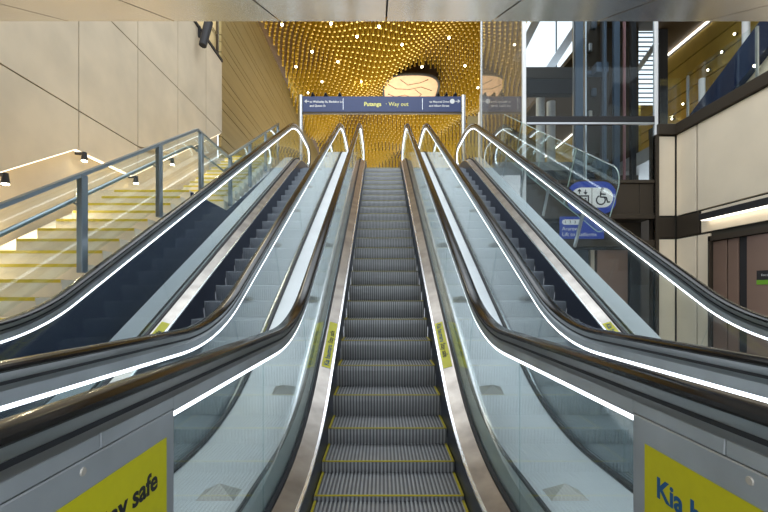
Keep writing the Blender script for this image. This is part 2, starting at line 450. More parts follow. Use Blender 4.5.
for z0, z1, mt in ((0, 2.74, 'concrete_w'), (2.76, 3.24, 'bronze_dark'), (3.26, 5.1, 'concrete_w')):
    m = MB(); m.bbox(RX-.40, RX-.02, LY, LY+.05, z0+.012, z1-.012, .006); m.build('wall_panel' if mt != 'bronze_dark' else 'band_panel', M[mt], wall_right)
m = MB(); m.box(RX-.48, RX-.41, LY-.04, LY+.2, 0, 5.12); m.build('corner_post', M['bronze_dark'], wall_right)
# slab edge beam
se = MB(); se.bbox(RX-.06, RX+.3, -3, LY-.04, 5.12, 5.36, .01); se.bbox(RX-.44, RX+.3, LY-.06, LY+.3, 5.12, 5.36, .01)
tag(se.build('trim_1', M['bronze_dark']), kind='structure')
# linear lamp above the door
e = empty('linear_wall_lamp', (RX-.1, 6.5, 3.02)); tag(e, 'long black linear lamp with white underside above the bronze door', 'wall lamp')
m = MB(); m.bbox(-.10, .10, -3.5, 1.98, -.02, .11, .01); m.build('housing', M['dark'], e)
m = MB(); m.box(-.06, .08, -3.48, 1.96, -.03, -.02); m.build('diffuser', M['tube_white'], e)
# door
dr = empty('door_1', (RX, 0, 0)); tag(dr, kind='structure')
m = MB(); m.box(-.05, .05, 8.36, 8.42, 0, 2.66); m.box(-.05, .05, 5.6, 8.42, 2.56, 2.66); m.box(-.05, .05, 5.6, 5.68, 0, 2.66); m.build('door_frame', M['bronze_dark'], dr)
for y0, y1 in ((8.02, 8.35), (7.76, 7.99), (5.7, 7.58)):
    m = MB(); m.bbox(.0, .05, y0, y1, .02, 2.55, .006); m.build('door_leaf', M['doorbrown'], dr)
m = MB(); m.box(.03, .06, 7.58, 7.76, .02, 2.55); p = m.build('door_gap', M['dark'], dr)
sg = tag(empty('door_sign', (RX-.004, 7.36, 1.73)), 'small black sign with a green stripe on the bronze door', 'sign')
m = MB(); m.box(-.012, .004, -1.1, 0, 0, .17); m.build('sign_plate', M['dark'], sg)
m = MB(); m.box(-.014, .004, -1.1, 0, -.08, 0); m.build('stripe', M['green'], sg)
for me, off in words('Fire side door', .055, M['white']): mesh_xform(me, lambda c: Vector((-.0135-c.z, -.09-off-c.x, .07+c.y))); link('lettering', me, sg)

# --- upper right storey: gold panelled wall, guard glass, dark stair beam
GX = 9.5
m = MB(); m.box(GX+.05, GX+.3, 2, 24, 5.3, 9.6); wr = tag(m.build('wall_upper_right', M['joint']), kind='structure')
zs = [5.4, 5.75, 6.1, 6.5, 6.95, 7.3, 7.8, 8.2, 8.75, 9.3]
for a, b in zip(zs[:-1], zs[1:]):
    for y0, y1 in ((2, 9), (9.02, 16), (16.02, 24)):
        m = MB(); m.box(GX, GX+.06, y0, y1, a+.015, b-.015); m.build('gold_panel', M['goldpanel'], wr)
m = MB(); m.box(6.4, GX+.3, 4.5, 24, 9.42, 9.6); tag(m.build('ceiling', M['darkbrown']), kind='structure')
m = MB(); m.box(GX-.05, GX, 4.5, 24, 9.36, 9.40); tag(m.build('ceiling_light_line', M['tube_white']), 'white light line where the gold panels meet the dark ceiling', 'light strip')
m = MB(); m.box(RX+.3, GX+.3, -3, 24, 5.0, 5.36); tag(m.build('floor', M['floor']), kind='structure')
gd = empty('glass_guard', (RX+.1, 0, 5.36)); tag(gd, 'clear glass guard on the slab edge above the right wall', 'guard')
for y0, y1 in ((2.4, 4.1), (4.12, 5.8), (5.82, 7.5), (7.52, 9.2)):
    m = MB(); m.box(-.008, .008, y0, y1, .0, 1.05); m.build('glass_panel', M['stair_glass'], gd)
    m = MB(); m.bar((.03, y1+.01, 0), (.03, y1+.01, 1.02), .03, .05); m.build('post', M['steel'], gd)
m = MB(); m.box(-.46, 0, LY-.01, LY+.01, 0, 1.05); m.build('glass_panel', M['stair_glass'], gd)
# stair beam and its infill
m = MB(); a0 = px(698, 118, 9.75); a1 = px(800, -20, 7.4)
m.bar((7.6, 9.9, 5.5), (7.6, 5.5, 8.0), .25, .62)
sb = tag(empty('upper_stair', (7.6, 9.9, 5.36)), 'navy sloping stair side rising over the slab on the right', 'stair')
o = m.build('stringer', M['navy'], sb); o.location = (-7.6, -9.9, -5.36)
m = MB(); m.prism_x([(9.55, 5.36), (5.6, 5.36), (5.6, 7.6)], 7.62, 7.7); o = m.build('infill_wall', M['concrete_w'], sb); o.location = (-7.6, -9.9, -5.36)
for (a, b) in ((674,119),(685,104),(710,70),(724,52),(737,34),(758,66)):
    x, yv, z = px(a, b, GX*F_PX/(a-VPX)) if a != 758 else px(a, b, 7.55*F_PX/(a-VPX))
    e = tag(empty('wall_spotlight', (x-.01, yv, z)), 'small glowing spotlight on the gold panels behind the guard' if a != 758 else 'small glowing spotlight on the cream infill under the navy stair side', 'wall light', 'wall spotlights upstairs')
    m = MB(); m.tube([(0, 0, 0), (-.05, 0, 0)], .04, 10); m.build('lamp_body', M['dark'], e)
    m = MB(); m.tube([(-.05, 0, 0), (-.075, 0, 0)], [.03, .018], 10); m.build('lamp_lens', M['led_dot'], e)
for a, b0, b1, ax in ((702, 79, 140, 8.3), (746, 10, 120, 8.3)):
    Yv = ax*F_PX/(a-VPX); ztop = CAMZ+(HOR-b0)*Yv/F_PX
    m = MB(); m.tube([(0, 0, 0), (0, 0, .04), (0, 0, .05), (0, 0, ztop-5.36)], [.1, .1, .075, .075], 14); o = m.build('reflection_post', M['white'], smooth=True); o.location = (ax, Yv, 5.36)  # solid white shape added for a bright reflection in the guard glass
    tag(o, 'short white round post standing in for a reflection in the glass guard' if a == 702 else 'tall white round post standing in for a reflection by the navy stair side', 'post')

# ------------------------------------------------------------------ glass lift shaft
LX0, LX1, LY1 = 3.27, 6.30, 13.4
ls = empty('lift_shaft', (LX0, LY, 0)); tag(ls, 'tall glass lift shaft with dark steel frame beside the right escalator', 'lift shaft')
def lp(name, mat, fn, parent=None):
    m = MB(); fn(m); o = m.build(name, M[mat], parent or ls); 
    if parent is None: o.location = (-LX0, -LY, 0)
    return o
HT = 12.4
for x, y, mt in ((LX0, LY, 'white'), (LX1, LY, 'white'), (LX0, LY1, 'steel'), (LX1, LY1, 'steel')):
    lp('corner_post', mt, lambda m: m.bbox(x-.03, x+.05, y, y+.08, 0, HT, .008))
for z0, z1, mt in ((5.42, 5.56, 'dark'), (4.02, 4.10, 'bronze_dark'), (3.2, 3.32, 'bronze_dark'), (2.56, 2.72, 'bronze_dark')):
    lp('crossbeam', mt, lambda m: m.bbox(LX0+.05, LX1-.03, LY, LY+.1, z0, z1, .01))
lp('crossbeam', 'track', lambda m: m.bbox(LX0+.05, LX1-.03, LY-.01, LY+.03, 5.36, 5.42, .01))
lp('crossbeam', 'dark', lambda m: m.bbox(LX0+.02, LX0+.1, LY+.1, LY1, 5.42, 5.56, .01))
for z0, z1 in ((5.56, 8.9), (8.92, HT), (4.10, 5.36)):
    lp('glass_panel', 'lift_glass', lambda m: m.box(LX0+.05, LX1-.03, LY+.03, LY+.045, z0, z1))
for z0, z1 in ((5.56, HT),):
    for y0, y1 in ((LY+.1, 11.4), (11.42, LY1)):
        lp('side_glass_panel', 'side_glass', lambda m: m.box(LX0, LX0+.015, y0, y1, z0, z1))
for x in (LX0+.05, 3.9, 4.6, 5.3): 
    lp('spandrel_panel', 'bronze_dark', lambda m: m.bbox(x+.005, x+.64 if x > 3.5 else 3.895, LY+.04, LY+.07, 3.32, 4.02, .006))
lp('spandrel_panel', 'bronze_dark', lambda m: m.bbox(5.945, LX1-.03, LY+.04, LY+.07, 3.32, 4.02, .006))
lp('soffit', 'bronze_dark', lambda m: m.box(LX0, LX1, LY+.1, LY+2.0, 3.22, 3.3))
lp('lobby_wall', 'bronze_dark', lambda m: m.box(LX0, 8.2, LY+1.2, LY+1.3, 0, 3.6))
# lower lobby: panels and a lift doorway
for x0, x1, mt in ((3.35, 3.8, 'concrete_w'), (3.84, 4.4, 'greyblue'), (4.44, 5.0, 'greyblue'), (5.05, 5.15, 'concrete_w'), (5.2, 5.95, 'doorbrown'), (6.0, 6.27, 'dark')):
    lp('lobby_panel', mt, lambda m: m.bbox(x0, x1, LY+.5, LY+.6, .02, 2.54, .01))
lp('lintel_panel', 'bronze_dark', lambda m: m.bbox(LX0+.05, LX1-.05, LY+.45, LY+.5, 2.72, 3.2, .01))
# machinery: guide rails, back wall, brackets, counterweight
lp('back_panel', 'bronze_dark', lambda m: m.box(6.0, 7.65, 12.2, 12.3, 3.3, HT))
lp('back_panel', 'dark', lambda m: m.box(LX0+.9, 6.0, 12.2, 12.3, 3.3, 5.15))
lp('divider_panel', 'bronze_dark', lambda m: m.box(5.55, 6.0, 11.4, 11.5, 5.4, HT))
for x, wd, mt, y in ((4.83, .19, 'greyblue', 10.0), (4.99, .04, 'steel', 10.0), (5.25, .10, 'dark', 10.6), (5.46, .07, 'greyblue', 10.0), (5.60, .12, 'dark', 10.3), (5.75, .14, 'greyblue', 10.0), (5.95, .022, 'red', 10.0), (6.16, .12, 'dark', 10.0)):
    lp('guide_rail', mt, lambda m: m.bbox(x-wd/2, x+wd/2, y, y+.1, 3.35, HT, .006))
for z in (4.6, 7.0, 9.4):
    lp('bracket', 'greyblue', lambda m: (m.bbox(5.0, 5.7, 10.35, 10.45, z, z+.12, .01), ))
    lp('bracket', 'greyblue', lambda m: (m.bbox(5.3, 5.6, 10.1, 10.34, z-.05, z+.2, .01), ))
for i in range(8):
    z = 5.7+i*.62
    lp('wall_fixture', ('dark', 'steel', 'greyblue')[i % 3], lambda m: m.bbox(5.62+.1*(i % 3), 5.70+.12*(i % 3), 11.3, 11.4, z, z+.22, .015))
lp('counterweight', 'dark', lambda m: m.bbox(5.05, 5.68, 10.9, 11.15, 4.2, 4.9, .02))
for i in range(4):
    lp('weight_block', 'greyblue', lambda m: m.bbox(5.08, 5.64, 10.87, 10.9, 4.22+i*.17, 4.36+i*.17, .01))
m = MB(); m.bbox(5.05, 6.75, 14.4, 14.7, 8.5, 9.03, .02); tag(m.build('trim_2', M['dark']), kind='structure')
m = MB(); m.bbox(5.05, 6.75, 14.4, 14.6, 9.04, 9.45, .02); tag(m.build('trim_3', M['bronze_dark']), kind='structure')
# daylight windows behind the shaft
wn = empty('window_1', (4.0, 17.0, 0)); tag(wn, kind='structure')
m = MB(); m.box(1.9, 4.5, .0, .04, 10.6, 14); m.build('pane', M['daylight'], wn)
m = MB(); m.bbox(1.8, 4.6, -.1, .1, 10.45, 10.62, .01); m.build('window_frame', M['greyblue'], wn)
m = MB(); m.bbox(3.21, 3.25, -.08, 0, 10.6, 14, .01); m.build('mullion', M['greyblue'], wn)
for p, q in (((2.75, -.3, 10.5), (4.4, -.3, 13.0)), ((1.5, -.3, 11.0), (2.9, -.3, 13.8))):
    m = MB(); m.bar(p, q, .3, .3); m.build('brace', M['steel'], wn)
wn = empty('window_2', (7.4, 12.4, 0)); tag(wn, kind='structure')
m = MB(); m.box(.3, .93, .0, .04, 7.2, 10.0); m.build('pane', M['daylight'], wn)
lm = MB(); lm.box(.3, .93, -.05, -.01, -.012, .012); lme = lm.mesh('louvre_slat', M['greyblue'])
for i in range(20):
    o = link('louvre_slat', lme, wn); o.location = (0, 0, 7.25+i*.14)
m = MB(); m.bar((.28, -.1, 8.2), (.85, -.1, 9.0), .06, .14); m.build('brace', M['steel'], wn)
m = MB(); m.bbox(8.33, 8.6, 12.3, 12.5, 5.36, 11, .01); m.bbox(7.66, 7.7, 12.3, 12.5, 5.36, 11, .01); m.build('window_frame', M['dark'], wn).location = (-7.4, -12.4, 0)
for x, zt, lb in ((7.58, 7.75, 'gold slatted screen panel next to the dark lift machinery'), (7.92, 8.0, 'taller gold slatted screen panel in front of the louvred window')):
    sc_ = tag(empty('slatted_screen', (x, 12.72, 5.56)), lb, 'screen', 'gold screens behind the lift')
    for k in range(int((zt-5.56)/.12)):
        m = MB(); m.box(-.12, .12, 0, .03, k*.12, k*.12+.1); m.build('slat', M['goldpanel'], sc_)
    m = MB(); m.box(-.12, -.08, .03, .05, 0, zt-5.56); m.build('upright', M['bronze_dark'], sc_)
# white columns on the upper concourse
for i, (cx_, cy_) in enumerate(((3.75, 15.0), (4.05, 16.5), (5.93, 15.3), (6.45, 15.6))):
    m = MB(); m.tube([(0, 0, 0), (0, 0, .08), (0, 0, .085), (0, 0, 3.2)], [.2, .2, .16, .16], 18)
    o = m.build('white_column', M['white'], smooth=True); o.location = (cx_, cy_, 5.56); tag(o, 'slim white round column on the upper concourse behind the glass lift', 'column', 'white concourse columns')
m = MB(); m.box(4.0, 7.5, 19, 19.2, 5.56, 9.7); tag(m.build('wall_back', M['goldwall']), kind='structure')

# signs on the lift front
def flat_sign(name, x0, x1, z0, z1, mat, rnd, label):
    e = tag(empty(name, (x0, LY-.045, z0)), label, 'sign')
    W, H = x1-x0, z1-z0; poly = []
    for cx_, cz_, a0 in ((W-rnd, H-rnd, 0), (rnd, H-rnd, 90), (rnd, rnd, 180), (W-rnd, rnd, 270)):
        for k in range(9): t = math.radians(a0+k*90/8); poly.append((cx_+rnd*math.cos(t), cz_+rnd*math.sin(t)))
    m = MB(); m.prism_y(poly, 0, .03); m.build('sign_plate', M[mat], e); return e
def pill(e, x0, x1, z0, z1, mat, name='sign_field', yo=-.004):
    r = (z1-z0)/2; poly = []
    for cx_, a0 in ((x1-r, -90), (x0+r, 90)):
        for k in range(13): t = math.radians(a0+k*15); poly.append((cx_+r*math.cos(t), (z0+z1)/2+r*math.sin(t)))
    m = MB(); m.prism_y(poly, yo, 0); return m.build(name, M[mat], e)
sx0, _, sz0 = px(567, 214, LY); sx1, _, sz1 = px(615, 182, LY)
e = flat_sign('lift_sign', sx0, sx1, sz0, sz1, 'bluesign', .3, 'blue lift and wheelchair sign with white pill field on the lift shaft')
W, H = sx1-sx0, sz1-sz0
pill(e, .07, W-.07, .14, H-.14, 'white')
def pict(e, fn, name='pictogram', mat='ink_black'):
    m = MB(); fn(m); return m.build(name, M[mat], e)
yb = -.008
def lift_icon(m):
    cx_, cz_ = W*.30, H*.5
    m.box(cx_-.15, cx_+.15, yb, -.004, cz_-.19, cz_-.16); m.box(cx_-.15, cx_-.12, yb, -.004, cz_-.19, cz_+.05); m.box(cx_+.12, cx_+.15, yb, -.004, cz_-.19, cz_+.05); m.box(cx_-.15, cx_+.15, yb, -.004, cz_+.02, cz_+.05)
    for q in (-.07, 0.0, .07):
        m.box(cx_+q-.022, cx_+q+.022, yb, -.004, cz_-.15, cz_-.05); m.prism_y([(cx_+q+.02*math.cos(t*PI/4), cz_-.025+.02*math.sin(t*PI/4)) for t in range(8)], yb, -.004)
def arrows(m):
    cx_, cz_ = W*.30, H*.5
    for q, s_ in ((-.07, 1), (.07, -1)):
        m.box(cx_+q-.01, cx_+q+.01, yb, -.004, cz_+.08, cz_+.18)
        tip = cz_+.13+s_*.065
        m.prism_y([(cx_+q, tip), (cx_+q-.045, tip-s_*.05), (cx_+q-.03, tip-s_*.065), (cx_+q, tip-s_*.035), (cx_+q+.03, tip-s_*.065), (cx_+q+.045, tip-s_*.05)], yb, -.004)
def wheelchair(m):
    cx_, cz_ = W*.68, H*.42
    n = 22; vs = []; fs = []
    for k in range(n):
        t = math.radians(110+k*300/(n-1))
        for r in (.085, .115):
            for y in (yb, -.004): vs.append((cx_+r*math.cos(t), y, cz_+r*math.sin(t)))
    for k in range(n-1):
        a = 4*k; b = a+4
        fs += [(a, a+2, b+2, b), (a+1, b+1, b+3, a+3), (a+2, a+3, b+3, b+2), (a, b, b+1, a+1)]
    m.add(vs, fs)
    m.prism_y([(cx_+.03+.035*math.cos(t*PI/6), cz_+.25+.035*math.sin(t*PI/6)) for t in range(12)], yb, -.004)
    for a, b in (((.0, .2), (-.01, .06)), ((-.01, .07), (.12, .06)), ((.12, .07), (.16, -.06)), ((.16, -.05), (.21, -.04)), ((0, .14), (.11, .13))):
        m.bar((cx_+a[0], -.006, cz_+a[1]), (cx_+b[0], -.006, cz_+b[1]), .004, .032, up=(b[1]-a[1] and -(b[1]-a[1]) or 0, 0, (b[0]-a[0]) or .001))
pict(e, lift_icon); pict(e, arrows); pict(e, wheelchair); pict(e, lambda m: m.box(W*.49, W*.50, yb, -.004, .15, H-.15), 'divider')
sx0, _, sz0 = px(559, 239, LY); sx1, _, sz1 = px(603, 217, LY)
e = flat_sign('platform_sign', sx0, sx1, sz0, sz1, 'bluesign', .01, 'small blue sign reading Ararewa, Lift to platforms, under the wheelchair sign')
pill(e, .05, .52, .32, .44, 'white')
for k in range(4):
    me = text_mesh('1234'[k], .09, M['ink_black'], .001); mesh_xform(me, lambda c: Vector((.10+k*.11+c.x, -.008-c.z, .35+c.y))); link('lettering', me, e)
for s_, z in (('Ararewa', .19), ('Lift to platforms', .06)):
    for me, off in words(s_, .12, M['white']): mesh_xform(me, lambda c: Vector((.05+off+c.x, -.003-c.z, z+c.y))); link('lettering', me, e)

# ------------------------------------------------------------------ way-out sign over the top landing
GY = 15.2
x0, _, z1 = px(303, 97, GY); x1, _, z0 = px(461, 112.5, GY)
e = tag(empty('way_out_sign', (0, GY, TOP-.015)), 'navy overhead sign reading Putanga Way out on two steel poles', 'sign')
def ep(fn, name, mat, par=None): m = MB(); fn(m); return m.build(name, M[mat], par or e, smooth=False)
b = TOP-.015
board = ep(lambda m: m.bbox(x0, x1, -.06, .06, z0-b, z1-b, .01), 'sign_board', 'navysign')
for x in (x0-.08, x1+.08):
    ep(lambda m: m.tube([(x, 0, 0), (x, 0, .03), (x, 0, .035), (x, 0, z1-b+.05)], [.16, .16, .085, .085], 14), 'pole', 'steel')
ep(lambda m: m.bbox(x0-.01, x1+.01, -.075, .05, z0-b-.06, z0-b, .006), 'lower_trim', 'bronze_dark')
for f in (.255, .755):
    ep(lambda m: m.box(x0+(x1-x0)*f-.008, x0+(x1-x0)*f+.008, -.064, -.06, z0-b+.08, z1-b-.08), 'divider', 'steel', board)
for xx in (313, 326, 340, 438, 446, 455):
    qx = (xx-VPX)*GY/F_PX
    ep(lambda m: (m.bbox(qx-.07, qx+.07, -.07, .07, z1-b, z1-b+.08, .015), m.tube([(qx, -.07, z1-b+.05), (qx, -.13, z1-b+.08)], [.03, .045], 10)), 'spotlight', 'dark')
zc = (z0+z1)/2-b
def st(s_, size, x, z, mat, bold=0., al='LEFT'):
    for me, off in words(s_, size, M[mat], bold, al):
        mesh_xform(me, lambda c: Vector((x+off+c.x, -.063-c.z, z+c.y))); link('lettering', me, board)
tx = (364-VPX)*GY/F_PX
st('Putanga', .205, tx, zc-.07, 'signyellow', .006); st('· Way out', .205, tx+.80, zc-.07, 'signyellow', .002)
st('to Wellesley St, Bledisloe Ln', .105, (310-VPX)*GY/F_PX, zc+.05, 'white', .002); st('and Queen St', .105, (310-VPX)*GY/F_PX, zc-.10, 'white', .002)
st('to Mayoral Drive', .105, (449-VPX)*GY/F_PX, zc+.05, 'white', .002, 'RIGHT'); st('and Albert Street', .105, (449-VPX)*GY/F_PX, zc-.10, 'white', .002, 'RIGHT')
def arrow(cx_, s_):
    m = MB(); m.box(cx_-.07, cx_+.07, -.066, -.061, zc+.085, zc+.11)
    m.prism_y([(cx_+s_*.11, zc+.0975), (cx_+s_*.02, zc+.17), (cx_+s_*.02, zc+.025)], -.066, -.061); m.build('arrow', M['white'], board)
arrow((307.5-VPX)*GY/F_PX, -1); arrow((457-VPX)*GY/F_PX, 1)
m = MB(); qx = (452-VPX)*GY/F_PX; m.prism_y([(qx+.09*math.cos(t*PI/8), zc+.1+.09*math.sin(t*PI/8)) for t in range(16)], -.066, -.061); m.build('symbol_dot', M['white'], board)

# ------------------------------------------------------------------ escalators
SW, GWD, DH = .55, .71, .46
NC = 36
def step_mesh():
    # cleated tread and curved riser; origin at the nose
    path = [(.42, 0.0), (.012, 0.0), (0, -.008)]
    nrm = [(0, 1), (0, 1), (-.7, .7)]
    for k in range(1, 6):
        t = k/5; path.append((-.004+.035*t*t, -.008-.25*t)); nrm.append((-1, .0))
    pitch = 2*SW/NC; xs = []
    for i in range(NC):
        x = -SW+.006+i*(2*SW-.012)/NC; p_ = (2*SW-.012)/NC
        xs += [(x, 1), (x+p_*.5, 1), (x+p_*.5, 0), (x+p_, 0)]
    vs = []; fs = []; mi = []
    n = len(xs)
    for (y, z), (ny, nz) in zip(path, nrm):
        for x, h in xs: vs.append((x, y-ny*(0 if h else .012), z-nz*(0 if h else .012)))
    for i in range(len(path)-1):
        for k in range(n-1):
            fs.append((i*n+k, i*n+k+1, (i+1)*n+k+1, (i+1)*n+k)); mi.append(0 if xs[k][1] and xs[k+1][1] else 1)
    m = MB(); m.v = vs; m.f = fs; m.m = mi
    m.box(-SW+.006, SW-.006, .03, .40, -.10, -.02, 1)
    return m.mesh('step', [M['step'], M['groove']])
STEP = step_mesh()
STEP_SMOOTH = STEP.copy(); STEP_SMOOTH.materials[0] = M['step_smooth']; STEP_SMOOTH.materials[1] = M['step_smooth']
em = MB(); em.box(-SW+.012, SW-.012, .0, .016, -.002, .003); em.box(-SW+.008, -SW+.026, .0, .40, -.002, .003); em.box(SW-.026, SW-.008, .0, .40, -.002, .003)
EDGE = em.mesh('edge_marking', M['yellow'])
def stud_mesh():
    m = MB(); a, b_, h = .095, .06, .06
    m.add([(-a, -b_, 0), (a, -b_, 0), (a, b_, 0), (-a, b_, 0), (-a*.8, -b_*.8, .012), (a*.8, -b_*.8, .012), (a*.8, b_*.8, .012), (-a*.8, b_*.8, .012), (0, 0, h)],
          [(0,1,5,4),(1,2,6,5),(2,3,7,6),(3,0,4,7),(4,5,8),(5,6,8),(6,7,8),(7,4,8),(0,3,2,1)])
    return m.mesh('anti_slide_stud', M['stud'])
STUD = stud_mesh()
def sticker_text(parent, place, size, spacing=1.0):
    a = text_mesh('Kia haumaru', size, M['ink_blue'], size*.028); wa = max(v.co.x for v in a.vertices)
    mesh_xform(a, lambda c: place(c.x, c.y, c.z)); link('lettering', a, parent)
    b_ = text_mesh('Stay safe', size, M['ink_black'], size*.028)
    mesh_xform(b_, lambda c: place(wa+size*.45+c.x, c.y, c.z)); link('lettering', b_, parent)
    return wa
_a = text_mesh('Kia haumaru', .076, M['ink_blue'], .076*.028); _b = text_mesh('Stay safe', .076, M['ink_blue'], .076*.028)
WT = max(v.co.x for v in _a.vertices)+.076*.45+max(v.co.x for v in _b.vertices)
GUS = [1.21, 2.27, 3.95, 5.55, 7.15, 8.75, 10.35, 11.95, 13.6, 15.1, UB]
def escalator(cx, label, left_deck, right_deck, smooth_steps=False):
    e = tag(empty('escalator', (cx, 0, 0)), label, 'escalator', 'bank of three escalators')
    def part(name, mats, fn, par=None, smooth=True):
        m = MB(); fn(m); return m.build(name, mats if isinstance(mats, list) else M[mats], par or e, smooth)
    n = -8
    Yn = 4.96+.4*n
    while Yn < 14.2:
        o = link('step', STEP_SMOOTH if smooth_steps else STEP, e); o.location = (0, Yn, zn(Yn))
        if not smooth_steps: q = link('edge_marking', EDGE, o); q.location = (0, 0, 0.0005)
        Yn += .4
    part('comb_plate', 'steel', lambda m: m.bbox(-SW, SW, .2, 1.80, -.02, .004, .002), smooth=False)
    for s_, dk in ((-1, left_deck), (1, right_deck)):
        part('skirt_panel', 'skirt', lambda m: sweep(m, [(SW, -.28), (SW+.01, -.28), (SW+.01, .20), (SW, .20)], 1.2, UB, 0, s_))
        part('bright_lip', 'bright', lambda m: sweep(m, [(SW-.004, .196), (SW+.018, .196), (SW+.018, .212), (SW-.002, .21)], .6, UB, 0, s_))
        part('inner_deck', 'deck_steel', lambda m: sweep(m, [(SW+.017, .205), (GWD-.024, .25), (GWD-.024, .24), (SW+.017, .195)], .6, UB, 0, s_))
        part('gasket', 'gasket', lambda m: sweep(m, [(GWD-.026, .23), (GWD-.004, .23), (GWD-.004, .285), (GWD-.026, .27)], .6, UB, 0, s_))
        for a, b_ in zip(GUS[:-1], GUS[1:]):
            part('glass_panel', 'glass', lambda m: sweep(m, [(GWD-.006, .2), (GWD+.006, .2), (GWD+.006, 1.14), (GWD-.006, 1.14)], a+.004, b_-.004, 0, s_), smooth=False)
        part('glass_panel', 'glass', lambda m: sweep(m, [(GWD-.006, DC), (GWD+.006, DC), (GWD+.006, 1.14), (GWD-.006, 1.14)], UB, UB+.4*PI, 0, s_, caps=False), smooth=False)
        # handrail track and light strip
        ye = 1.255 if s_ < 0 else 1.216
        ue0, ue1 = UA-.4*PI*.55, UB+.4*PI*.95
        part('light_strip', 'led', lambda m: sweep(m, [(GWD-.013, 1.120), (GWD+.013, 1.120), (GWD+.013, 1.138), (GWD-.013, 1.138)], ye, ue1, 0, s_))
        part('handrail_track', 'track', lambda m: sweep(m, [(GWD-.022, 1.185), (GWD+.022, 1.185), (GWD+.024, 1.19), (GWD+.024, 1.25), (GWD-.024, 1.25), (GWD-.024, 1.19)], ue0, ue1, 0, s_))
        part('track_plate', 'newel_steel', lambda m: sweep(m, [(GWD-.019, 1.138), (GWD+.019, 1.138), (GWD+.019, 1.186), (GWD-.019, 1.186)], ye+.001, ue1, 0, s_))
        part('track_groove', 'gasket', lambda m: sweep(m, [(GWD-.0255, 1.205), (GWD+.0255, 1.205), (GWD+.0255, 1.217), (GWD-.0255, 1.217)], ue0, ue1, 0, s_))
        hs_ = [(-.034, 1.246), (-.041, 1.253), (-.040, 1.264), (-.031, 1.272), (-.015, 1.277), (.015, 1.277), (.031, 1.272), (.040, 1.264), (.041, 1.253), (.034, 1.246)]
        part('handrail', 'rubber', lambda m: sweep(m, [(GWD+x, d) for x, d in hs_], ue0, ue1, 0, s_))
        # steel newel
        ye, ys = (1.255, 1.208) if s_ < 0 else (1.216, 1.158)
        part('newel_panel', 'newel_steel', lambda m: m.bbox(s_*GWD-.02, s_*GWD+.02, -.35, ye, .0, 1.144, .003), smooth=False)
        yv_ = .927 if s_ < 0 else .889
        for ya_, yb_ in ((-.35, yv_-.0015), (yv_+.0015, ye)):
            part('newel_cap_plate', 'newel_steel', lambda m: m.bbox(s_*GWD-.02, s_*GWD+.02, ya_, yb_, 1.147, 1.184, .002), smooth=False)
        yy = .872 if s_ < 0 else .829
        part('screw', 'stud', lambda m: m.tube([(s_*(GWD-.0195), yy, 1.12), (s_*(GWD-.0225), yy, 1.12)], [.010, .008], 12), smooth=False)
        # big sticker
        xs_ = s_*(GWD-.0212)
        stk = part('safety_sticker', 'sticker', lambda m: m.box(min(xs_, xs_-s_*.0008), max(xs_, xs_-s_*.0008), .20, ys, .80, 1.075), smooth=False)
        xt = xs_-s_*.0014
        if s_ < 0: sticker_text(stk, lambda x, y, z: Vector((xt+z, ys-.05-WT+x, .952+y)), .076)
        else: sticker_text(stk, lambda x, y, z: Vector((xt-z, ys-.05-x, .952+y)), .076)
        # deck sticker
        ua, ub_ = u_of_Y(4.30), u_of_Y(5.00)
        f0, f1 = .10, .84
        X0, D0 = SW+.017+(GWD-.041-SW)*f0, .205+.045*f0; X1, D1 = SW+.017+(GWD-.041-SW)*f1, .205+.045*f1
        stk = part('deck_sticker', 'sticker', lambda m: sweep(m, [(X0, D0+.001), (X1, D1+.001), (X1, D1+.003), (X0, D0+.003)], ua, ub_, 0, s_), smooth=False)
        def place(x, y, z):
            f = (y+.02)/.085
            if s_ < 0: u = ua+.03+x; X = X1+(X0-X1)*(1-f); D = D1+(D0-D1)*(1-f)
            else: u = ub_-.03-x; X = X0+(X1-X0)*f; D = D0+(D1-D0)*f
            if s_ < 0: X = X0+(X1-X0)*f; D = D0+(D1-D0)*f
            yy, z_ = P(u, D+.0036); return Vector((s_*X, yy, z_))
        sticker_text(stk, place, .068)
        # outer deck
        x_in = GWD+.010
        dh = .30 if .2 < dk < .4 else DH          # the far sides have a lower, narrower deck
        if dh == DH: part('deck_side', 'outer_deck', lambda m: sweep(m, [(x_in, .18), (x_in+.01, .18), (x_in+.01, DH), (x_in, DH)], -.3, UB, 0, s_))
        part('outer_gasket', 'gasket', lambda m: sweep(m, [(x_in, dh), (x_in+.028, dh), (x_in+.02, dh+.016), (x_in, dh+.02)], -.3, UB, 0, s_))
        if dk > 0:
            us = [-.3, 1.3, 2.9, 4.5, 6.1, 7.7, 9.3, 10.9, 12.5, 14.1, UB]
            for a, b_ in zip(us[:-1], us[1:]):
                part('outer_deck', 'outer_deck', lambda m: sweep(m, [(x_in+.01, dh-.02), (x_in+dk, dh-.02), (x_in+dk, dh), (x_in+.01, dh)], a+.001, b_-.001, 0, s_))
            if dh != DH:
                part('outer_fascia', 'outer_deck', lambda m: sweep(m, [(x_in+dk-.012, -.25), (x_in+dk, -.25), (x_in+dk, dh-.02), (x_in+dk-.012, dh-.02)], -.3, UB, 0, s_))
                continue
            u = u_of_Y(2.11)
            while u < 14:
                yy, z_ = P(u, DH+.0005); y2, z2 = P(u+.01, DH); y1_, z1_ = P(u, DH)
                o = link('anti_slide_stud', STUD, e); o.location = (s_*(x_in+.17), yy, z_); o.rotation_euler = (math.atan2(z2-z1_, y2-y1_), 0, 0)
                u += 1.62
    return e
CX = .055; PITCH = 2.0
GAP = PITCH-2*GWD
escalator(CX, 'central escalator between the two outer escalators, leading straight to the Way out sign', GAP-.053, GAP-.053)
escalator(CX-PITCH, 'escalator next to the staircase with yellow nosings', .29, 0, True)
escalator(CX+PITCH, 'escalator next to the glass lift shaft', 0, .29, True)

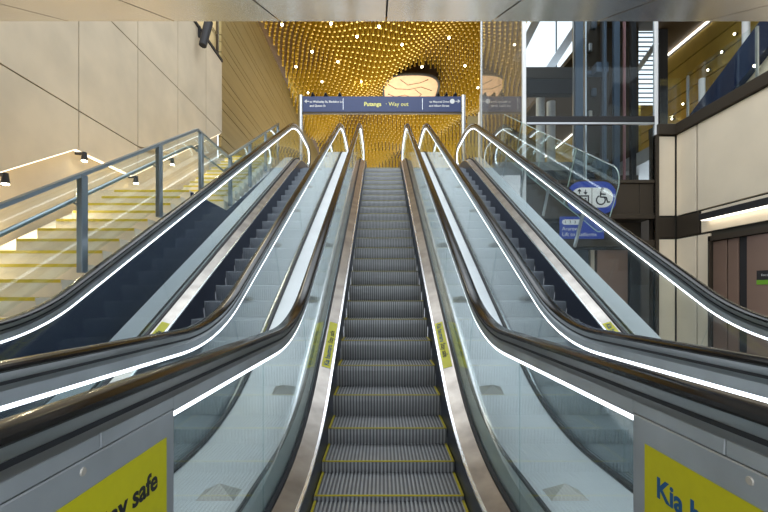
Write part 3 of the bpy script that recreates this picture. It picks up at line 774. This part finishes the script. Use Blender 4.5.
# glass guard beside the right escalator
e = tag(empty('side_guard', (3.165, 0, 0)), 'clear sloping glass guard with rounded lower end beside the lift-side escalator', 'guard')
def guard_poly(u0, u1, d0, d1, rnd):
    pts = []
    if rnd:
        for k in range(9):
            t = PI+k*PI/2/8; pts.append(P(u0+.25+.25*math.cos(t), d0+.25+.25*math.sin(t)))
    else: pts.append(P(u0, d0))
    pts.append(P(u1, d0)); pts.append(P(u1, d1))
    if rnd:
        for k in range(9):
            t = PI/2+k*PI/2/8; pts.append(P(u0+.25+.25*math.cos(t), d1-.25+.25*math.sin(t)))
    else: pts.append(P(u0, d1))
    return pts
us = [6.6, 8.1, 9.6, 11.1, 12.6]
for i in range(4):
    m = MB(); m.prism_x(guard_poly(us[i]+.01, us[i+1]-.01, .75, 1.68, i == 0), -.008, .008); m.build('glass_panel', M['stair_glass'], e)
    gp = guard_poly(us[i]+.01, us[i+1]-.01, .75, 1.68, i == 0)
    m = MB(); m.tube([(0, *q_) for q_ in gp+gp[:1]], .007, 5, caps=False); m.build('glass_edge', M['edgeglass'], e)
    m = MB(); y, z = P(us[i]+.5, .6); m.bar((-.03, *P(us[i]+.7, .3)), (-.03, *P(us[i]+.7, 1.0)), .03, .06); m.build('clamp', M['steel'], e)
m = MB(); m.bar((0, *P(us[0]+.25, 1.685)), (0, *P(us[2], 1.685)), .012, .012); m.build('edge_trim', M['bright'], e)

# ------------------------------------------------------------------ staircase on the left
SX0, SX1 = -4.4, -3.15
stc = tag(empty('staircase', (-3.7, 1.2, 0)), 'pale stone staircase with yellow nosings beside the escalators', 'staircase')
def spart(name, mat, fn, par=None):
    m = MB(); fn(m); o = m.build(name, M[mat], par or stc)
    if par is None: o.location = (3.7, -1.2, 0)
    return o
Z0S = -.70; T_ = .30; RISE = T_*math.tan(A30)
smesh = MB(); smesh.box(SX0, SX1, 0, T_+.03, -RISE, 0); smesh = smesh.mesh('stair_step', M['tread'])
nmesh = MB(); nmesh.box(SX0+.01, SX1-.01, -.006, .05, -.03, .004); nmesh = nmesh.mesh('nosing', M['nosing'])
def flight(Ya, za, zend):
    Yv, z = Ya, za
    while z < zend+.01:
        o = link('stair_step', smesh, stc); o.location = (3.7, Yv-1.2, z); q = link('nosing', nmesh, o); Yv += T_; z += RISE
    return Yv
LZ = 3.19
Y1s = (LZ-Z0S)/math.tan(A30)           # Y of the landing nosing
nst = int(LZ/RISE); ya = Y1s-nst*T_; za = LZ-nst*RISE
flight(ya, za, LZ-RISE)
spart('landing', 'tread', lambda m: m.box(-5.04, SX1, Y1s, 8.25, LZ-.25, LZ))
q = spart('nosing', 'nosing', lambda m: m.box(SX0+.01, SX1-.01, Y1s-.006, Y1s+.05, LZ-.03, LZ+.004))
nst2 = int(round((TOP-LZ)/RISE))
flight(8.2, LZ+RISE, LZ+RISE*nst2-.02)
# stringer (navy side wall) and sloping infill against the wall
spart('stringer', 'navy', lambda m: m.prism_x([(ya+.1, -.02), (Y1s+.02, LZ-.2), (Y1s+.02, LZ-.03), (8.3, LZ-.03), (8.3, -.02)], SX1, SX1+.03))
spart('stringer', 'navy', lambda m: m.prism_x([(8.3, LZ-.3), (8.3, LZ-.03), (12.45, TOP-.2), (12.45, TOP-.9)], SX1, SX1+.03))
spart('side_ramp', 'tread', lambda m: (m.prism_x([(1.0, -.3), (Y1s, LZ-.35), (8.2, LZ-.35), (12.4, TOP-.25), (12.4, TOP-.6), (8.2, LZ-.8), (Y1s, LZ-.8), (1.5, -.3)], -5.04, SX0)))
# stair guard: glass, posts, sloping rail
RXS = -3.08
e = tag(empty('stair_balustrade', (RXS, 0, 0)), 'glass stair balustrade with dark top rail and blue-grey posts beside the staircase', 'balustrade')
railz = lambda Y: (Z0S+1.0+Y*math.tan(A30)) if Y < 6.85 else (4.23 if Y < 8.23 else 4.23+(Y-8.23)*math.tan(A30))
nodes = [1.9, 3.06, 4.22, 5.68, 7.0, 8.35, 9.6, 10.9, 12.2]
m = MB()
for a, b_ in ((1.5, 6.85), (6.85, 8.23), (8.23, 12.3)): m.bar((0, a, railz(a)), (0, b_, railz(b_)), .05, .035)
m.build('top_rail', M['post'], e)
for off, zo, r, mt, nm in ((-.09, -.28, .022, 'post', 'handrail'),):
    m = MB(); m.tube([(off, Y, railz(Y)+zo) for Y in (1.5, 6.6, 6.85, 8.23, 8.5, 12.3)], r, 10); m.build(nm, M['post'], e, smooth=True)
for Y in nodes:
    m = MB(); m.bbox(-.03, .03, Y-.045, Y+.045, railz(Y)-1.03, railz(Y)-.02, .005); m.build('post', M['post'], e)
    m = MB(); m.bar((-.03, Y, railz(Y)-.34), (-.09, Y, railz(Y)-.30), .02, .02); m.build('bracket', M['steel'], e)
for a, b_ in zip(nodes[:-1], nodes[1:]):
    a2, b2 = a+.05, b_-.05
    ks = [a2]+[k for k in (6.85, 8.23) if a2 < k < b2]+[b2]
    poly = [(k, railz(k)-.9) for k in ks]+[(k, railz(k)-.04) for k in ks[::-1]]
    m = MB(); m.prism_x(poly, -.006, .006); m.build('glass_panel', M['stair_glass'], e)
# lit handrail posts along the wall side of the stair
for i, (a, b_) in enumerate(((6, 180), (67, 211), (149, 183), (194, 162))):
    pass
for i, Y in enumerate((4.0, 5.45, 6.9, 8.35, 9.8, 11.25)):
    e = tag(empty('wall_lamp', (WX+.0, Y, cove(Y)-.1)), 'small dark wall downlight under the stair wall panels', 'wall lamp', 'downlights along the stair wall')
    m = MB(); m.bar((-.1, 0, .06), (.02, 0, .06), .04, .04); m.tube([(.05, 0, .08), (.05, 0, -.06)], [.035, .05], 12); m.build('lamp_body', M['dark'], e)
    m = MB(); m.tube([(.05, 0, -.06), (.05, 0, -.075)], .042, 12); m.build('lamp_lens', M['led_dot'], e)
    l = bpy.data.lights.new('lamp_glow', 'SPOT'); l.energy = 45; l.color = (1, .82, .55); l.spot_size = 2.4; l.spot_blend = .8; l.shadow_soft_size = .04
    lo = bpy.data.objects.new('lamp_glow', l); COL.objects.link(lo); lo.parent = e; lo.location = (.12, 0, -.09); lo.rotation_euler = (0, -.55, 0)
# black projector on the wall top
x, yv, z = WX+.08, 11.05, 8.5
x, yv, z = px(200, 33, 11.4)
e = tag(empty('projector_lamp', (WX+.25, 11.2, 8.45)), 'black cylindrical spotlight hanging from the top of the cream wall', 'spotlight')
m = MB(); m.tube([(.08, 0, .45), (-.02, -.15, -.28)], [.115, .10], 14); m.build('lamp_body', M['dark'], e)
m = MB(); m.bar((-.2, .1, .30), (.0, 0, .15), .05, .05); m.bar((-.215, .1, .40), (-.215, .1, .1), .06, .06); m.build('bracket', M['dark'], e)

# small black camera hanging from the gold ceiling
x, yv, z = px(445, 42, 19.0)
e = tag(empty('ceiling_camera', (x, yv, z)), 'small black device hanging on a cable from the gold ceiling', 'camera')
m = MB(); m.tube([(0, 0, .7), (0, 0, 1.2)], .02, 6); m.tube([(0, 0, .3), (0, 0, .75)], [.13, .10], 10); m.build('housing', M['dark'], e)
m = MB(); m.tube([(.08, 0, .35), (.12, -.05, 0), (.10, 0, -.5)], .02, 6); m.build('cable', M['dark'], e)
